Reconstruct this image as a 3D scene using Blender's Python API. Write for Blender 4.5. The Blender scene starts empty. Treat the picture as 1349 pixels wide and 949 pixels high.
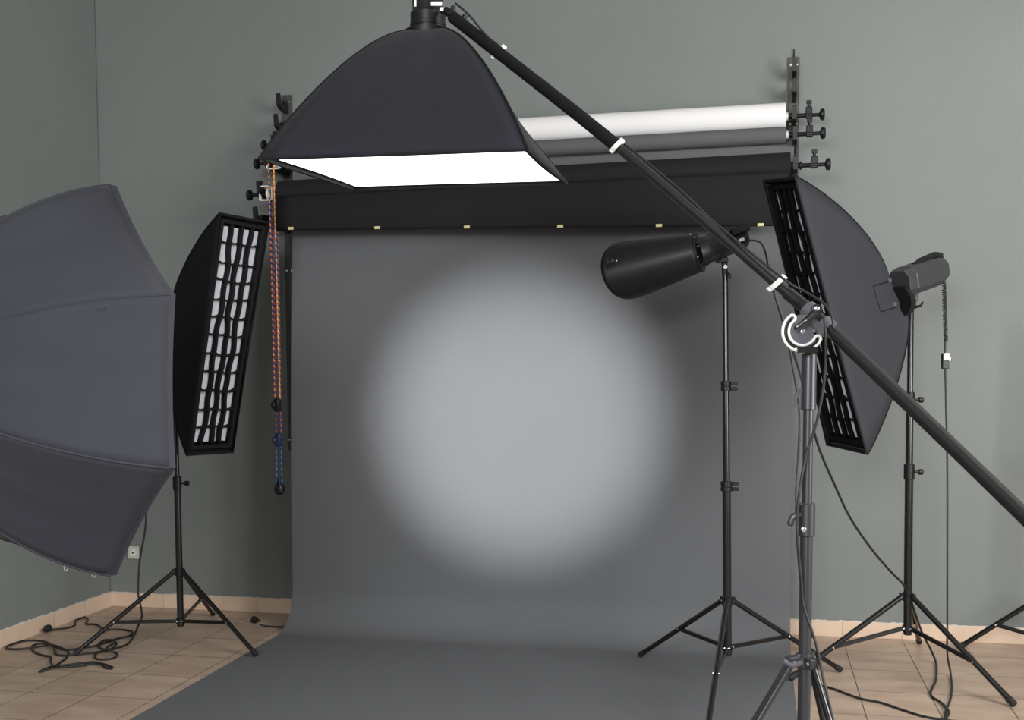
import bpy, math, random
from mathutils.bvhtree import BVHTree
from mathutils import Vector, Matrix
random.seed(7)
C = bpy.context.scene.collection
V = Vector
PI = math.pi

# ------------------------------------------------------------------ camera
FPX, PX, PY = 1526.0, 674.5, 571.0
YAW, PITCH, ROLL, H = math.radians(12), math.radians(3.5), math.radians(0.3), 1.438
CAM = V((0, -6.2, H))
FW = V((-math.sin(YAW)*math.cos(PITCH), math.cos(YAW)*math.cos(PITCH), -math.sin(PITCH)))
_r = V((math.cos(YAW), math.sin(YAW), 0)); _u = _r.cross(FW)
RT = _r*math.cos(ROLL) - _u*math.sin(ROLL)
UP = _u*math.cos(ROLL) + _r*math.sin(ROLL)
def ray(u, v): return FW + RT*((u-PX)/FPX) + UP*((PY-v)/FPX)
def PD(u, v, d): return CAM + ray(u, v)*d                 # measured point at a distance d in front of the camera
def PW(u, v, y):                                          # on a vertical plane parallel to the back wall
    r = ray(u, v); return CAM + r*((y-CAM.y)/r.y)
def PF(u, v, z=0.0):                                      # on the floor
    r = ray(u, v); return CAM + r*((z-CAM.z)/r.z)
def DEP(p): return (V(p)-CAM).dot(FW)
cam = bpy.data.cameras.new('camera'); co = bpy.data.objects.new('camera', cam); C.objects.link(co)
M = Matrix((RT, UP, -FW)).transposed().to_4x4(); M.translation = CAM
co.matrix_world = M
cam.sensor_width = 36; cam.lens = FPX/1349*36
cam.shift_x = 0; cam.shift_y = (PY-474.5)/1349
cam.clip_start = 0.05
bpy.context.scene.camera = co

# ------------------------------------------------------------------ materials
def mat(name, col, rough=0.5, metal=0.0, bump=0.0, bscale=50, var=0.0, vscale=4, sheen=0.0, spec=0.5, emit=None, estr=0, coat=0.0):
    m = bpy.data.materials.new(name); m.use_nodes = True
    nt = m.node_tree; b = nt.nodes['Principled BSDF']
    b.inputs['Base Color'].default_value = (*col, 1); b.inputs['Roughness'].default_value = rough
    b.inputs['Metallic'].default_value = metal; b.inputs['Specular IOR Level'].default_value = spec
    b.inputs['Sheen Weight'].default_value = sheen; b.inputs['Coat Weight'].default_value = coat
    if emit: b.inputs['Emission Color'].default_value = (*emit, 1); b.inputs['Emission Strength'].default_value = estr
    tc = nt.nodes.new('ShaderNodeTexCoord')
    n = nt.nodes.new('ShaderNodeTexNoise'); n.inputs['Scale'].default_value = vscale; n.inputs['Detail'].default_value = 5
    nt.links.new(tc.outputs['Object'], n.inputs['Vector'])
    r = nt.nodes.new('ShaderNodeValToRGB'); r.color_ramp.elements[0].position = .3; r.color_ramp.elements[1].position = .7
    a = 1-var; c = 1+var
    r.color_ramp.elements[0].color = (col[0]*a, col[1]*a, col[2]*a, 1); r.color_ramp.elements[1].color = (min(1, col[0]*c), min(1, col[1]*c), min(1, col[2]*c), 1)
    nt.links.new(n.outputs['Fac'], r.inputs['Fac']); nt.links.new(r.outputs['Color'], b.inputs['Base Color'])
    if bump:
        n2 = nt.nodes.new('ShaderNodeTexNoise'); n2.inputs['Scale'].default_value = bscale; n2.inputs['Detail'].default_value = 3
        nt.links.new(tc.outputs['Object'], n2.inputs['Vector'])
        bp = nt.nodes.new('ShaderNodeBump'); bp.inputs['Strength'].default_value = bump; bp.inputs['Distance'].default_value = 0.01
        nt.links.new(n2.outputs['Fac'], bp.inputs['Height']); nt.links.new(bp.outputs['Normal'], b.inputs['Normal'])
    return m
BLACK = mat('black_metal', (.006, .006, .0065), .22, 0, spec=.6)
BPLA = mat('black_plastic', (.006, .006, .007), .42, var=.1, spec=.35)
DGREY = mat('dark_grey_metal', (.055, .056, .062), .35, .5, var=.05)
KNUCK = mat('grey_cast_metal', (.13, .13, .15), .4, .4, var=.05)
BOOM = mat('boom_metal', (.006, .006, .007), .25, .0, spec=.7)
GRIP = mat('foam_grip', (.006, .006, .007), .8, spec=.2)
CHROME = mat('chrome', (.75, .75, .75), .25, 1)
FABOVER = mat('softbox_fabric', (.0125, .0135, .0195), .75, bump=.9, bscale=4, sheen=.06, spec=.25)
FABOCTA = mat('octagon_fabric', (.043, .045, .056), .8, bump=.9, bscale=3.2, sheen=.05, spec=.2, var=.06)
FABSTRIP = mat('strip_fabric', (.034, .035, .041), .8, bump=.4, bscale=8, spec=.2)
FABBLK = mat('black_fabric', (.007, .007, .008), .8, bump=.4, bscale=9, spec=.2)
GRIDM = mat('grid_fabric', (.006, .006, .007), .75, spec=.2)
GRIDGLOSS = mat('grid_nylon', (.004, .004, .005), .8, spec=.1, bump=.4, bscale=12)
DIFF = mat('diffuser_white', (.62, .62, .68), .9, bump=.25, bscale=18, spec=.1)
LIT = mat('lit_diffuser', (.9, .9, .9), .9, emit=(1, .99, .98), estr=3.2)
WHITEP = mat('white_paper', (.82, .81, .81), .8, spec=.2)
GREYP = mat('grey_paper', (.125, .129, .135), .85, spec=.25, var=.025, vscale=1.6)
GREYROLL = mat('grey_paper_roll', (.105, .107, .11), .8, spec=.25)
BLACKP = mat('black_paper', (.012, .012, .0125), .75, spec=.2)
WHITEPL = mat('white_plastic', (.8, .79, .76), .4)
CREAM = mat('cream_plastic', (.62, .6, .52), .45)
TAPE = mat('yellow_tape', (.6, .55, .28), .6)
BARM = mat('bracket_metal', (.075, .07, .064), .5, .4, var=.15)
RUB = mat('rubber', (.010, .010, .010), .7)
CORD = mat('cord_rubber', (.012, .013, .013), .5)
ORANGE = mat('orange_plastic', (.85, .15, .03), .4)
REDP = mat('red_plastic', (.45, .10, .09), .4)
BLUEP = mat('blue_plastic', (.03, .11, .32), .4)
NAVY = mat('navy_plastic', (.012, .02, .07), .4)
YELP = mat('yellow_plastic', (.8, .42, .10), .4)
PLASTER = mat('bare_plaster', (.62, .6, .56), .9)

# ------------------------------------------------------------------ mesh builder
def frame(d):
    d = V(d).normalized(); a = V((0, 0, 1)) if abs(d.z) < .9 else V((1, 0, 0))
    x = a.cross(d).normalized(); y = d.cross(x); return x, y, d
class MB:
    def __init__(s): s.v = []; s.f = []
    def add(s, vs, fs):
        o = len(s.v); s.v += [V(p) for p in vs]; s.f += [tuple(i+o for i in f) for f in fs]; return s
    def box(s, c, size, ax=None):
        x, y, z = ax if ax else (V((1, 0, 0)), V((0, 1, 0)), V((0, 0, 1)))
        c = V(c); b = min(size)*.12
        hx, hy, hz = [k/2 for k in size]
        # chamfered box: 24 verts
        P = {}; vs = []
        for i in (-1, 1):
            for j in (-1, 1):
                for k in (-1, 1):
                    for a in range(3):
                        q = [i*(hx-(b if a != 0 else 0)), j*(hy-(b if a != 1 else 0)), k*(hz-(b if a != 2 else 0))]
                        P[(i, j, k, a)] = len(vs); vs.append(c+x*q[0]+y*q[1]+z*q[2])
        fs = []
        for i in (-1, 1):
            r = (lambda l: l if i > 0 else l[::-1])
            fs.append(r([P[(i, -1, -1, 0)], P[(i, 1, -1, 0)], P[(i, 1, 1, 0)], P[(i, -1, 1, 0)]]))
            fs.append(r([P[(-1, i, -1, 1)], P[(-1, i, 1, 1)], P[(1, i, 1, 1)], P[(1, i, -1, 1)]]))
            fs.append(r([P[(-1, -1, i, 2)], P[(1, -1, i, 2)], P[(1, 1, i, 2)], P[(-1, 1, i, 2)]]))
        for i in (-1, 1):
            for j in (-1, 1):
                g = i*j
                r = (lambda l: l if g > 0 else l[::-1])
                fs.append(r([P[(i, j, -1, 0)], P[(i, j, -1, 1)], P[(i, j, 1, 1)], P[(i, j, 1, 0)]]))
                fs.append(r([P[(i, -1, j, 0)], P[(i, 1, j, 0)], P[(i, 1, j, 2)], P[(i, -1, j, 2)]][::-1] if g > 0 else [P[(i, -1, j, 0)], P[(i, 1, j, 0)], P[(i, 1, j, 2)], P[(i, -1, j, 2)]][::-1]))
                fs.append(r([P[(-1, i, j, 1)], P[(1, i, j, 1)], P[(1, i, j, 2)], P[(-1, i, j, 2)]]))
        for i in (-1, 1):
            for j in (-1, 1):
                for k in (-1, 1):
                    t = [P[(i, j, k, 0)], P[(i, j, k, 1)], P[(i, j, k, 2)]]
                    fs.append(t if i*j*k > 0 else t[::-1])
        return s.add(vs, fs)
    def lathe(s, p, d, prof, n=24, caps=True, ax=None):       # prof: [(t along d, radius)]
        x, y, z = ax if ax else frame(d); p = V(p); vs = []
        for t, r in prof:
            for k in range(n):
                a = 2*PI*k/n; vs.append(p+z*t+x*(r*math.cos(a))+y*(r*math.sin(a)))
        fs = []
        for i in range(len(prof)-1):
            for k in range(n):
                fs.append((i*n+k, i*n+(k+1) % n, (i+1)*n+(k+1) % n, (i+1)*n+k))
        if caps:
            fs.append(tuple(range(n))[::-1]); fs.append(tuple((len(prof)-1)*n+k for k in range(n)))
        return s.add(vs, fs)
    def rod(s, a, b, r, r2=None, n=16):
        a = V(a); b = V(b); L = (b-a).length; r2 = r if r2 is None else r2; c = min(r, r2)*.15
        return s.lathe(a, b-a, [(0, r-c), (c, r), (L-c, r2), (L, r2-c)], n)
    def path(s, pts, r, n=8, closed=False):
        pts = [V(p) for p in pts]; N = len(pts); vs = []; fs = []
        x = None
        for i, p in enumerate(pts):
            t = (pts[(i+1) % N]-pts[i-1]) if closed else (pts[min(i+1, N-1)]-pts[max(i-1, 0)])
            t = t.normalized() if t.length > 1e-9 else V((0, 0, 1))
            if x is None: x = frame(t)[0]
            x = (x - t*x.dot(t))
            x = x.normalized() if x.length > 1e-6 else frame(t)[0]
            y = t.cross(x)
            rr = r[i] if isinstance(r, (list, tuple)) else r
            for k in range(n):
                a = 2*PI*k/n; vs.append(p+x*(rr*math.cos(a))+y*(rr*math.sin(a)))
        m = N if closed else N-1
        for i in range(m):
            for k in range(n):
                j = (i+1) % N
                fs.append((i*n+k, i*n+(k+1) % n, j*n+(k+1) % n, j*n+k))
        if not closed: fs.append(tuple(range(n))[::-1]); fs.append(tuple((N-1)*n+k for k in range(n)))
        return s.add(vs, fs)
    def ball(s, c, r, n=10, sc=(1, 1, 1)):
        prof = []; c = V(c); vs = []; fs = []
        for i in range(1, n):
            a = PI*i/n
            for k in range(n*2):
                b = PI*k/n; vs.append(c+V((r*sc[0]*math.sin(a)*math.cos(b), r*sc[1]*math.sin(a)*math.sin(b), -r*sc[2]*math.cos(a))))
        for i in range(n-2):
            for k in range(2*n): fs.append((i*2*n+k, i*2*n+(k+1) % (2*n), (i+1)*2*n+(k+1) % (2*n), (i+1)*2*n+k))
        fs.append(tuple(range(2*n))[::-1]); fs.append(tuple((n-2)*2*n+k for k in range(2*n)))
        return s.add(vs, fs)
    def extr(s, poly, d):                                    # closed polygon extruded by vector d
        n = len(poly); d = V(d)
        return s.add([V(p) for p in poly]+[V(p)+d for p in poly], [tuple(range(n))[::-1], tuple(range(n, 2*n))]+[(i, (i+1) % n, n+(i+1) % n, n+i) for i in range(n)])
    def grid(s, rows, flip=False):
        n = len(rows[0]); vs = [p for r in rows for p in r]; fs = []
        for i in range(len(rows)-1):
            for k in range(n-1):
                f = (i*n+k, i*n+k+1, (i+1)*n+k+1, (i+1)*n+k); fs.append(f[::-1] if flip else f)
        return s.add(vs, fs)
    def build(s, name, m, parent=None, smooth=True, angle=35, origin=None, solid=0, label=None):
        me = bpy.data.meshes.new(name)
        c = V(origin) if origin is not None else sum(s.v, V())/len(s.v)
        me.from_pydata([tuple(p-c) for p in s.v], [], s.f); me.validate()
        o = bpy.data.objects.new(name, me); C.objects.link(o)
        me.materials.append(m)
        if smooth:
            me.polygons.foreach_set('use_smooth', [True]*len(me.polygons)); me.set_sharp_from_angle(angle=math.radians(angle))
        o['_wx'], o['_wy'], o['_wz'] = c
        pl = V((parent['_wx'], parent['_wy'], parent['_wz'])) if parent else V()
        o.parent = parent; o.location = c-pl
        if solid:
            md = o.modifiers.new('solid', 'SOLIDIFY'); md.thickness = solid; md.offset = 0
        if label: o['label'] = label
        return o
def thing(name, label, cat, loc, group=None):
    o = bpy.data.objects.new(name, None); C.objects.link(o); loc = V(loc); o.location = loc
    o.empty_display_size = .1
    o['_wx'], o['_wy'], o['_wz'] = loc
    o['label'] = label; o['category'] = cat
    if group: o['group'] = group
    return o
def tag(o, label, cat, group=None):
    o['label'] = label; o['category'] = cat
    if group: o['group'] = group
    return o
def spline(pts, k=8):
    pts = [V(p) for p in pts]; P = [pts[0]*2-pts[1]]+pts+[pts[-1]*2-pts[-2]]; out = []
    for i in range(1, len(P)-2):
        a, b, c, d = P[i-1:i+3]
        for j in range(k):
            t = j/k
            out.append(.5*((2*b)+(c-a)*t+(2*a-5*b+4*c-d)*t*t+(3*b-a-3*c+d)*t**3))
    out.append(pts[-1]); return out

# ------------------------------------------------------------------ room shell
def wall_material(name, col):
    m = bpy.data.materials.new(name); m.use_nodes = True; nt = m.node_tree; b = nt.nodes['Principled BSDF']
    b.inputs['Roughness'].default_value = .75; b.inputs['Specular IOR Level'].default_value = .3
    tc = nt.nodes.new('ShaderNodeTexCoord')
    n = nt.nodes.new('ShaderNodeTexNoise'); n.inputs['Scale'].default_value = .9; n.inputs['Detail'].default_value = 7
    r = nt.nodes.new('ShaderNodeValToRGB')
    r.color_ramp.elements[0].position = .3; r.color_ramp.elements[1].position = .72
    r.color_ramp.elements[0].color = (*[c*.93 for c in col], 1); r.color_ramp.elements[1].color = (*[c*1.06 for c in col], 1)
    nt.links.new(tc.outputs['Object'], n.inputs['Vector']); nt.links.new(n.outputs['Fac'], r.inputs['Fac'])
    nt.links.new(r.outputs['Color'], b.inputs['Base Color'])
    n2 = nt.nodes.new('ShaderNodeTexNoise'); n2.inputs['Scale'].default_value = 5; n2.inputs['Detail'].default_value = 6
    nt.links.new(tc.outputs['Object'], n2.inputs['Vector'])
    bp = nt.nodes.new('ShaderNodeBump'); bp.inputs['Strength'].default_value = .25; bp.inputs['Distance'].default_value = .02
    nt.links.new(n2.outputs['Fac'], bp.inputs['Height']); nt.links.new(bp.outputs['Normal'], b.inputs['Normal'])
    return m
WALLM = wall_material('green_grey_paint', (.203, .221, .211))
def tile_material():
    m = bpy.data.materials.new('beige_tiles'); m.use_nodes = True; nt = m.node_tree; b = nt.nodes['Principled BSDF']; L = nt.links.new
    tc = nt.nodes.new('ShaderNodeTexCoord')
    mp = nt.nodes.new('ShaderNodeMapping'); mp.inputs['Location'].default_value = (-(0.438), 0.298, 0)
    L(tc.outputs['Object'], mp.inputs['Vector'])
    br = nt.nodes.new('ShaderNodeTexBrick'); br.offset = 0; br.squash = 1
    br.inputs['Scale'].default_value = 1; br.inputs['Brick Width'].default_value = TX; br.inputs['Row Height'].default_value = TY
    br.inputs['Mortar Size'].default_value = .0021; br.inputs['Mortar Smooth'].default_value = .1; br.inputs['Bias'].default_value = 0
    br.inputs['Color1'].default_value = (.53, .40, .305, 1); br.inputs['Color2'].default_value = (.475, .355, .27, 1); br.inputs['Mortar'].default_value = (.045, .032, .025, 1)
    L(mp.outputs['Vector'], br.inputs['Vector'])
    n = nt.nodes.new('ShaderNodeTexNoise'); n.inputs['Scale'].default_value = 6; n.inputs['Detail'].default_value = 8
    sc = nt.nodes.new('ShaderNodeMapping'); sc.inputs['Scale'].default_value = (.6, 1.6, 1)
    L(tc.outputs['Object'], sc.inputs['Vector']); L(sc.outputs['Vector'], n.inputs['Vector'])
    r = nt.nodes.new('ShaderNodeValToRGB'); r.color_ramp.elements[0].position = .35; r.color_ramp.elements[1].position = .68
    r.color_ramp.elements[0].color = (.82, .78, .76, 1); r.color_ramp.elements[1].color = (1.08, 1.08, 1.08, 1)
    L(n.outputs['Fac'], r.inputs['Fac'])
    mx = nt.nodes.new('ShaderNodeMix'); mx.data_type = 'RGBA'; mx.blend_type = 'MULTIPLY'; mx.inputs[0].default_value = 1
    L(br.outputs['Color'], mx.inputs[6]); L(r.outputs['Color'], mx.inputs[7]); L(mx.outputs[2], b.inputs['Base Color'])
    b.inputs['Roughness'].default_value = .42
    return m
TX, TY = .297, .359
def struct(o): o['kind'] = 'structure'; return o
XL, XR, YB, ZT = -3.77, 3.0, -9.0, 3.6
struct(MB().box(((XL+XR)/2, YB/2, -.05), (XR-XL+.4, -YB+.4, .1)).build('floor', tile_material(), smooth=False, origin=(0, 0, 0)))
struct(MB().box(((XL+XR)/2, .06, ZT/2), (XR-XL+.4, .12, ZT)).build('wall_back', WALLM, smooth=False, origin=(0, 0, 0)))
# left wall: a slightly uneven plastered slab
struct(MB().box((XL-.06, YB/2, ZT/2), (.12, -YB, ZT)).build('wall_left', WALLM, smooth=False, origin=(0, 0, 0)))
struct(MB().box(((XL+XR)/2, YB/2, ZT+.05), (XR-XL+.4, -YB+.4, .1)).build('ceiling', mat('ceiling_paint', (.62, .62, .60), .85, bump=.1), smooth=False, origin=(0, 0, ZT)))
def skirting(name, axis, a, b, h):
    # tiled skirting: slabs with thin joints and a ragged bead of plaster on top
    m = bpy.data.materials.new(name+'_tile'); m.use_nodes = True; nt = m.node_tree; bs = nt.nodes['Principled BSDF']; L = nt.links.new
    tc = nt.nodes.new('ShaderNodeTexCoord'); br = nt.nodes.new('ShaderNodeTexBrick'); br.offset = 0
    mp = nt.nodes.new('ShaderNodeMapping'); mp.inputs['Location'].default_value = (-.735 if axis == 0 else 0, .5, 0)
    if axis == 1: mp.inputs['Rotation'].default_value = (0, 0, PI/2)
    L(tc.outputs['Object'], mp.inputs['Vector']); L(mp.outputs['Vector'], br.inputs['Vector'])
    br.inputs['Scale'].default_value = 1; br.inputs['Brick Width'].default_value = TX; br.inputs['Row Height'].default_value = 5
    br.inputs['Mortar Size'].default_value = .0016
    br.inputs['Color1'].default_value = (.74, .57, .43, 1); br.inputs['Color2'].default_value = (.69, .52, .39, 1); br.inputs['Mortar'].default_value = (.45, .34, .26, 1)
    L(br.outputs['Color'], bs.inputs['Base Color']); bs.inputs['Roughness'].default_value = .4
    mb = MB(); 
    if axis == 0: mb.box(((a+b)/2, -.006, h/2), (b-a, .012, h))
    else: mb.box((XL+.006, (a+b)/2, h/2), (.012, b-a, h))
    o = struct(mb.build(name, m, smooth=False, origin=(0, 0, 0)))
    rnd = random.Random(len(name)); pts = []; rad = []
    n = int((b-a)/.02); 
    for i in range(n+1):
        t = a+(b-a)*i/n; z = h+rnd.uniform(-.001, .002); rad.append(rnd.choice([.001, .0015, .002, .003, .005, .007]) if axis else rnd.choice([.0008, .001, .0015, .002, .003, .005]))
        pts.append(V((t, -.003, z)) if axis == 0 else V((XL+.003, t, z)))
    MB().path(pts, rad, n=6).build('plaster_edge', PLASTER, o)
skirting('baseboard_back', 0, XL+.012, XR, .082)
skirting('baseboard_left', 1, YB, 0, .085)

# wall socket
p = PW(176.5, 728, 0)
t = thing('wall_socket', 'small square cream wall socket low on the grey green wall beside the hanging black cable', 'socket', p)
MB().box(p+V((0, -.006, 0)), (.068, .012, .074)).build('face_plate', CREAM, t, smooth=False)
ins = MB().lathe(p+V((0, -.0145, 0)), (0, 1, 0), [(0, .006), (.0025, .007)], 20).build('socket_insert', BPLA, t)
MB().lathe(p+V((0, -.0125, 0)), (0, -1, 0), [(0, .022), (.0015, .021)], 24).build('socket_rim', WHITEPL, t)

# ------------------------------------------------------------------ backdrop wall brackets, rolls
YW, YG, YK = -.17, -.27, -.37
def bracket(label, u, v0, v1, hooks, side):
    top = PW(u, v0, 0); bot = PW(u, v1, 0); x = top.x
    t = thing('wall_bracket', label, 'bracket', (x, 0, bot.z), 'backdrop wall brackets')
    MB().box((x, -.008, (top.z+bot.z)/2), (.055, .014, top.z-bot.z)).build('mounting_bar', BARM, t, smooth=False)
    for z in (top.z-.04, (top.z+bot.z)/2+.02, bot.z+.06):
        for s in (-1, 1):
            MB().lathe((x+s*.016, -.015, z), (0, -1, 0), [(0, .006), (.003, .005)], 12).build('screw', CHROME, t)
    for (z, yo) in hooks:
        m = MB()
        # plate reaching out from the wall and turning up into a hook
        th = .020
        poly = [(-.012, -.045), (-.012, .03), (yo+.035, .012), (yo+.028, -.003), (yo, -.012), (yo-.024, 0), (yo-.030, .03), (yo-.040, .045), (yo-.052, .040), (yo-.050, .012), (yo-.046, -.022), (yo-.01, -.04)]
        m.extr([V((x-th/2, a, z+b)) for a, b in poly], (th, 0, 0))
        m.build('hook', BPLA, t, smooth=False)
    return t, x
zW = PW(1040, 153.5, YW).z; zG = PW(1038, 180.5, YG).z; zK = PW(1043, 219, YK).z
br1, xr = bracket('brown black metal wall bracket on the right ends of the paper rolls', 1046, 76, 262,
                  [(PW(1046, 90, -.1).z, -.09), (PW(1046, 118, -.12).z, -.13), (zW, YW), (zG, YG), (zK, YK)], 1)
MB().lathe((xr, -.01, PW(1046, 76, 0).z), (0, 0, 1), [(0, .004), (.04, .003)], 8).build('top_pin', BPLA, br1)
zWl, zGl, zKl = PW(372, 190, YW).z, PW(370, 213, YG).z, PW(370, 250, YK).z
br2, xl = bracket('brown black metal wall bracket with two empty hooks behind the overhead softbox', 379, 126, 593,
                  [(PW(372, 135, -.1).z, -.09), (PW(369, 162, -.14).z, -.13), (zWl, YW), (zGl, YG), (zKl, YK), (PW(368, 284, -.42).z, -.42)], -1)
x0, x1 = -2.49, .125
def roll(name, label, cat, mpaper, y, z0, z1, r, xa=x0, xb=x1, frame_m=None, extra=0):
    a = V((xa, y, z0)); b = V((xb, y, z1)); d = (b-a).normalized()
    t = thing(name, label, cat, a)
    MB().lathe(a, d, [(0, r*.6), (0, r), ((b-a).length, r), ((b-a).length, r*.6)], 40).build('paper_roll', mpaper, t)
    MB().lathe(a-d*.012, d, [(0, .02), ((b-a).length+.024, .02)], 20).build('core_tube', WHITEPL if mpaper is WHITEP or mpaper is GREYROLL else BPLA, t)
    # clamping drives with their knobs
    for s, e in ((1, b), (-1, a)):
        g = d*s; f = e+g*.012
        MB().lathe(f, g, [(0, .014), (.03, .014), (.032, .02), (.04, .02), (.042, .011), (.09, .011), (.092, .016), (.115, .016), (.117, .009), (.16, .009)], 18).build('axle', BPLA, t)
        MB().lathe(f+g*.150, g, [(0, .012), (.006, .028), (.02, .029), (.026, .022)], 18).build('clamp_knob', BPLA, t)
        m = MB().box(f+g*.100+V((0, 0, .012)), (.032, .028, .056)); m.rod(f+g*.100+V((0, 0, .03)), f+g*.100+V((0, 0, .062)), .008)
        m.box(f+g*.100+V((0, 0, .064)), (.026, .012, .018)); m.build('lock_screw', BPLA, t)
        if s < 0 and frame_m:
            q = f+g*.055; hw, hh = .034, .036
            m = MB()
            for (dx, dz, sx, sz) in ((-hw, 0, .007, 2*hh+.007), (hw, 0, .007, 2*hh+.007), (0, -hh, 2*hw+.007, .007), (0, hh, 2*hw+.007, .007)):
                m.box(q+V((dx, -.03, dz)), (sx, .02, sz))
            m.build('chain_guide', frame_m, t, smooth=False)
            MB().lathe(q-g*.01+V((0, 0, 0)), g, [(-.012, .03), (-.012, .033), (-.006, .027), (.006, .027), (.012, .033), (.012, .03)], 24).build('chain_wheel', WHITEPL, t)
    return t
def zl(u, v, y): return PW(u, v, y).z
wr = roll('white_backdrop_roll', 'fully rolled white paper backdrop, topmost of the rolls on the wall brackets', 'backdrop roll', WHITEP, YW, zl(378, 190, YW), zl(1037, 153.5, YW), .067)
gr = roll('grey_backdrop', 'grey paper backdrop hanging from its roll and sweeping out over the tiled floor', 'backdrop', GREYROLL, YG, zl(378, 214, YG), zl(1036, 178, YG), .041, frame_m=WHITEPL)
kr = roll('black_backdrop', 'black paper backdrop roll with a short hanging sheet in front of the grey paper', 'backdrop', BLACKP, YK, zl(372, 255, YK), zl(1043, 219, YK), .066, x0+.0, x1+.02, frame_m=WHITEPL)
# grey sweep: hangs behind the black roll then runs out over the floor
SX0, SX1 = -2.475, .165
prof = []
ztop = (zl(378, 216, YG)+zl(1036, 180.5, YG))/2
R = .22; yh = YG+.044-.012
prof.append((yh, ztop+.0)); 
for i in range(1, 16): prof.append((-.226-(.33-.226)*math.sin(min(1, i/15)*PI/2), ztop+(R-ztop)*i/15))
for i in range(1, 17):
    a = PI/2*i/16; prof.append((-.33-R*(1-math.cos(a)), R-(R-.003)*math.sin(a)))
for i in range(1, 40): prof.append((-.33-R-4.9*i/39, .003))
rows = []
rnd = random.Random(3)
for (y, z) in prof:
    row = []
    for k in range(41):
        s = k/40; x = SX0+(SX1-SX0)*s
        # a slow ripple in the hanging sheet and a faint one on the floor
        if z > .25: dy = .006*math.sin(s*9+z*1.2); dz = 0
        else: dy = 0; dz = 0
        tz = z
        if z > ztop-.02: tz = zl(378, 216, YG)+(zl(1036, 180.5, YG)-zl(378, 216, YG))*s
        if z <= .004: dz = .0016*(1+math.sin(x*4+y*3.1))*.5*(1+math.sin(y*5.2))*.5
        row.append(V((x, y+dy, tz+dz)))
    rows.append(row)
MB().grid(rows).build('paper_sweep', GREYP, gr, angle=80)
# black hanging sheet with tape tabs
rows = []
zt0, zt1 = zl(378, 258, -.43), zl(1040, 225, -.43); zb0, zb1 = zl(380, 303, -.45), zl(1035, 298, -.45)
for i in range(15):
    f = i/14; row = []
    for k in range(31):
        s = k/30; x = x0+.01+(x1+.0-x0)*s
        zt = zt0+(zt1-zt0)*s; zb = zb0+(zb1-zb0)*s
        yy = -.435-.022*math.sin(f*PI)-.012*f
        row.append(V((x, yy+.003*math.sin(s*14), zt+(zb-zt)*f)))
    rows.append(row)
MB().grid(rows).build('hanging_sheet', BLACKP, kr, angle=80, solid=.002)
for u in (383, 497, 615, 738, 868, 1002):
    v = 303-(u-380)*5/650-1.5; q = PW(u, v, -.456)
    MB().box(q+V((0, 0, .002)), (.03, .004, .014)).build('tape_tab', TAPE, kr, smooth=False)
MB().box((SX0-.0, -.40, zb0+.005), (.07, .012, .01)).build('sheet_clip', BPLA, kr, smooth=False)

# pull chains hanging off the roll drives
def two_tone(name, c1, c2, pitch=.031, duty=.5):
    m = mat(name, c1, .4); nt = m.node_tree; b = nt.nodes['Principled BSDF']; L = nt.links.new
    tc = nt.nodes.new('ShaderNodeTexCoord'); sp = nt.nodes.new('ShaderNodeSeparateXYZ'); L(tc.outputs['Object'], sp.inputs[0])
    dv = nt.nodes.new('ShaderNodeMath'); dv.operation = 'MULTIPLY'; dv.inputs[1].default_value = 1/pitch; L(sp.outputs[2], dv.inputs[0])
    fr = nt.nodes.new('ShaderNodeMath'); fr.operation = 'FRACT'; L(dv.outputs[0], fr.inputs[0])
    gt = nt.nodes.new('ShaderNodeMath'); gt.operation = 'GREATER_THAN'; gt.inputs[1].default_value = duty; L(fr.outputs[0], gt.inputs[0])
    mx = nt.nodes.new('ShaderNodeMix'); mx.data_type = 'RGBA'; mx.inputs[6].default_value = (*c1, 1); mx.inputs[7].default_value = (*c2, 1)
    L(gt.outputs[0], mx.inputs[0]); L(mx.outputs[2], b.inputs['Base Color']); return m
CH_OR = two_tone('orange_navy_beads', (.85, .22, .05), (.05, .05, .16)); CH_YE = two_tone('yellow_orange_beads', (.85, .5, .15), (.75, .2, .05))
CH_RE = two_tone('red_navy_beads', (.42, .09, .09), (.04, .05, .18)); CH_BL = two_tone('blue_navy_beads', (.06, .2, .5), (.02, .05, .16))
def chain(label, u0, u1, v0, v1, y, mats, weight, wm, wr_, gap=10):
    top = PW(u0, v0, y); bot = PW(u1, v1, y)
    t = thing('pull_chain', label, 'chain', bot, 'backdrop pull chains')
    for s, m in zip((-1, 1), mats):
        off = V((s*.014, 0, 0)); a = top+off; b = bot+off; n = int((a-b).length/.0155)
        mb = MB()
        for i in range(n+1):
            p = a.lerp(b, i/n); mb.ball(p, .0062, 4, (1, 1, .8))
        mb.path([a, b], .0030, 6)
        mb.build('bead_strand', m, t)
    mb = MB()
    if weight == 'ball':
        mb.lathe(bot+V((0, 0, .03)), (0, 0, -1), [(0, .010), (.03, .012), (.035, .024), (.055, .029), (.075, .026), (.088, .012)], 20)
    else:
        mb.lathe(bot+V((0, 0, .035)), (0, 0, -1), [(0, .016), (.005, .02), (.06, .02), (.07, .014)], 18)
        mb.lathe(bot+V((-.012, -.012, .0)), (1, 0, 0), [(-.012, .018), (.0, .024), (.01, .018)], 14)
    mb.build('chain_weight', wm, t)
    return t
chain('orange bead pull chain with dark weight, shortest of the hanging chains', 357, 365.5, 216, 534, -.43, (CH_OR, CH_YE), 'tube', BPLA, .02)
chain('red and purple bead pull chain with navy weight beside the grey paper edge', 362, 367, 252, 580, -.40, (CH_RE, CH_RE), 'tube', NAVY, .02)
chain('blue bead pull chain with round black weight, longest of the hanging chains', 359.5, 368, 250, 638, -.365, (CH_BL, CH_BL), 'ball', BPLA, .02)

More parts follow.
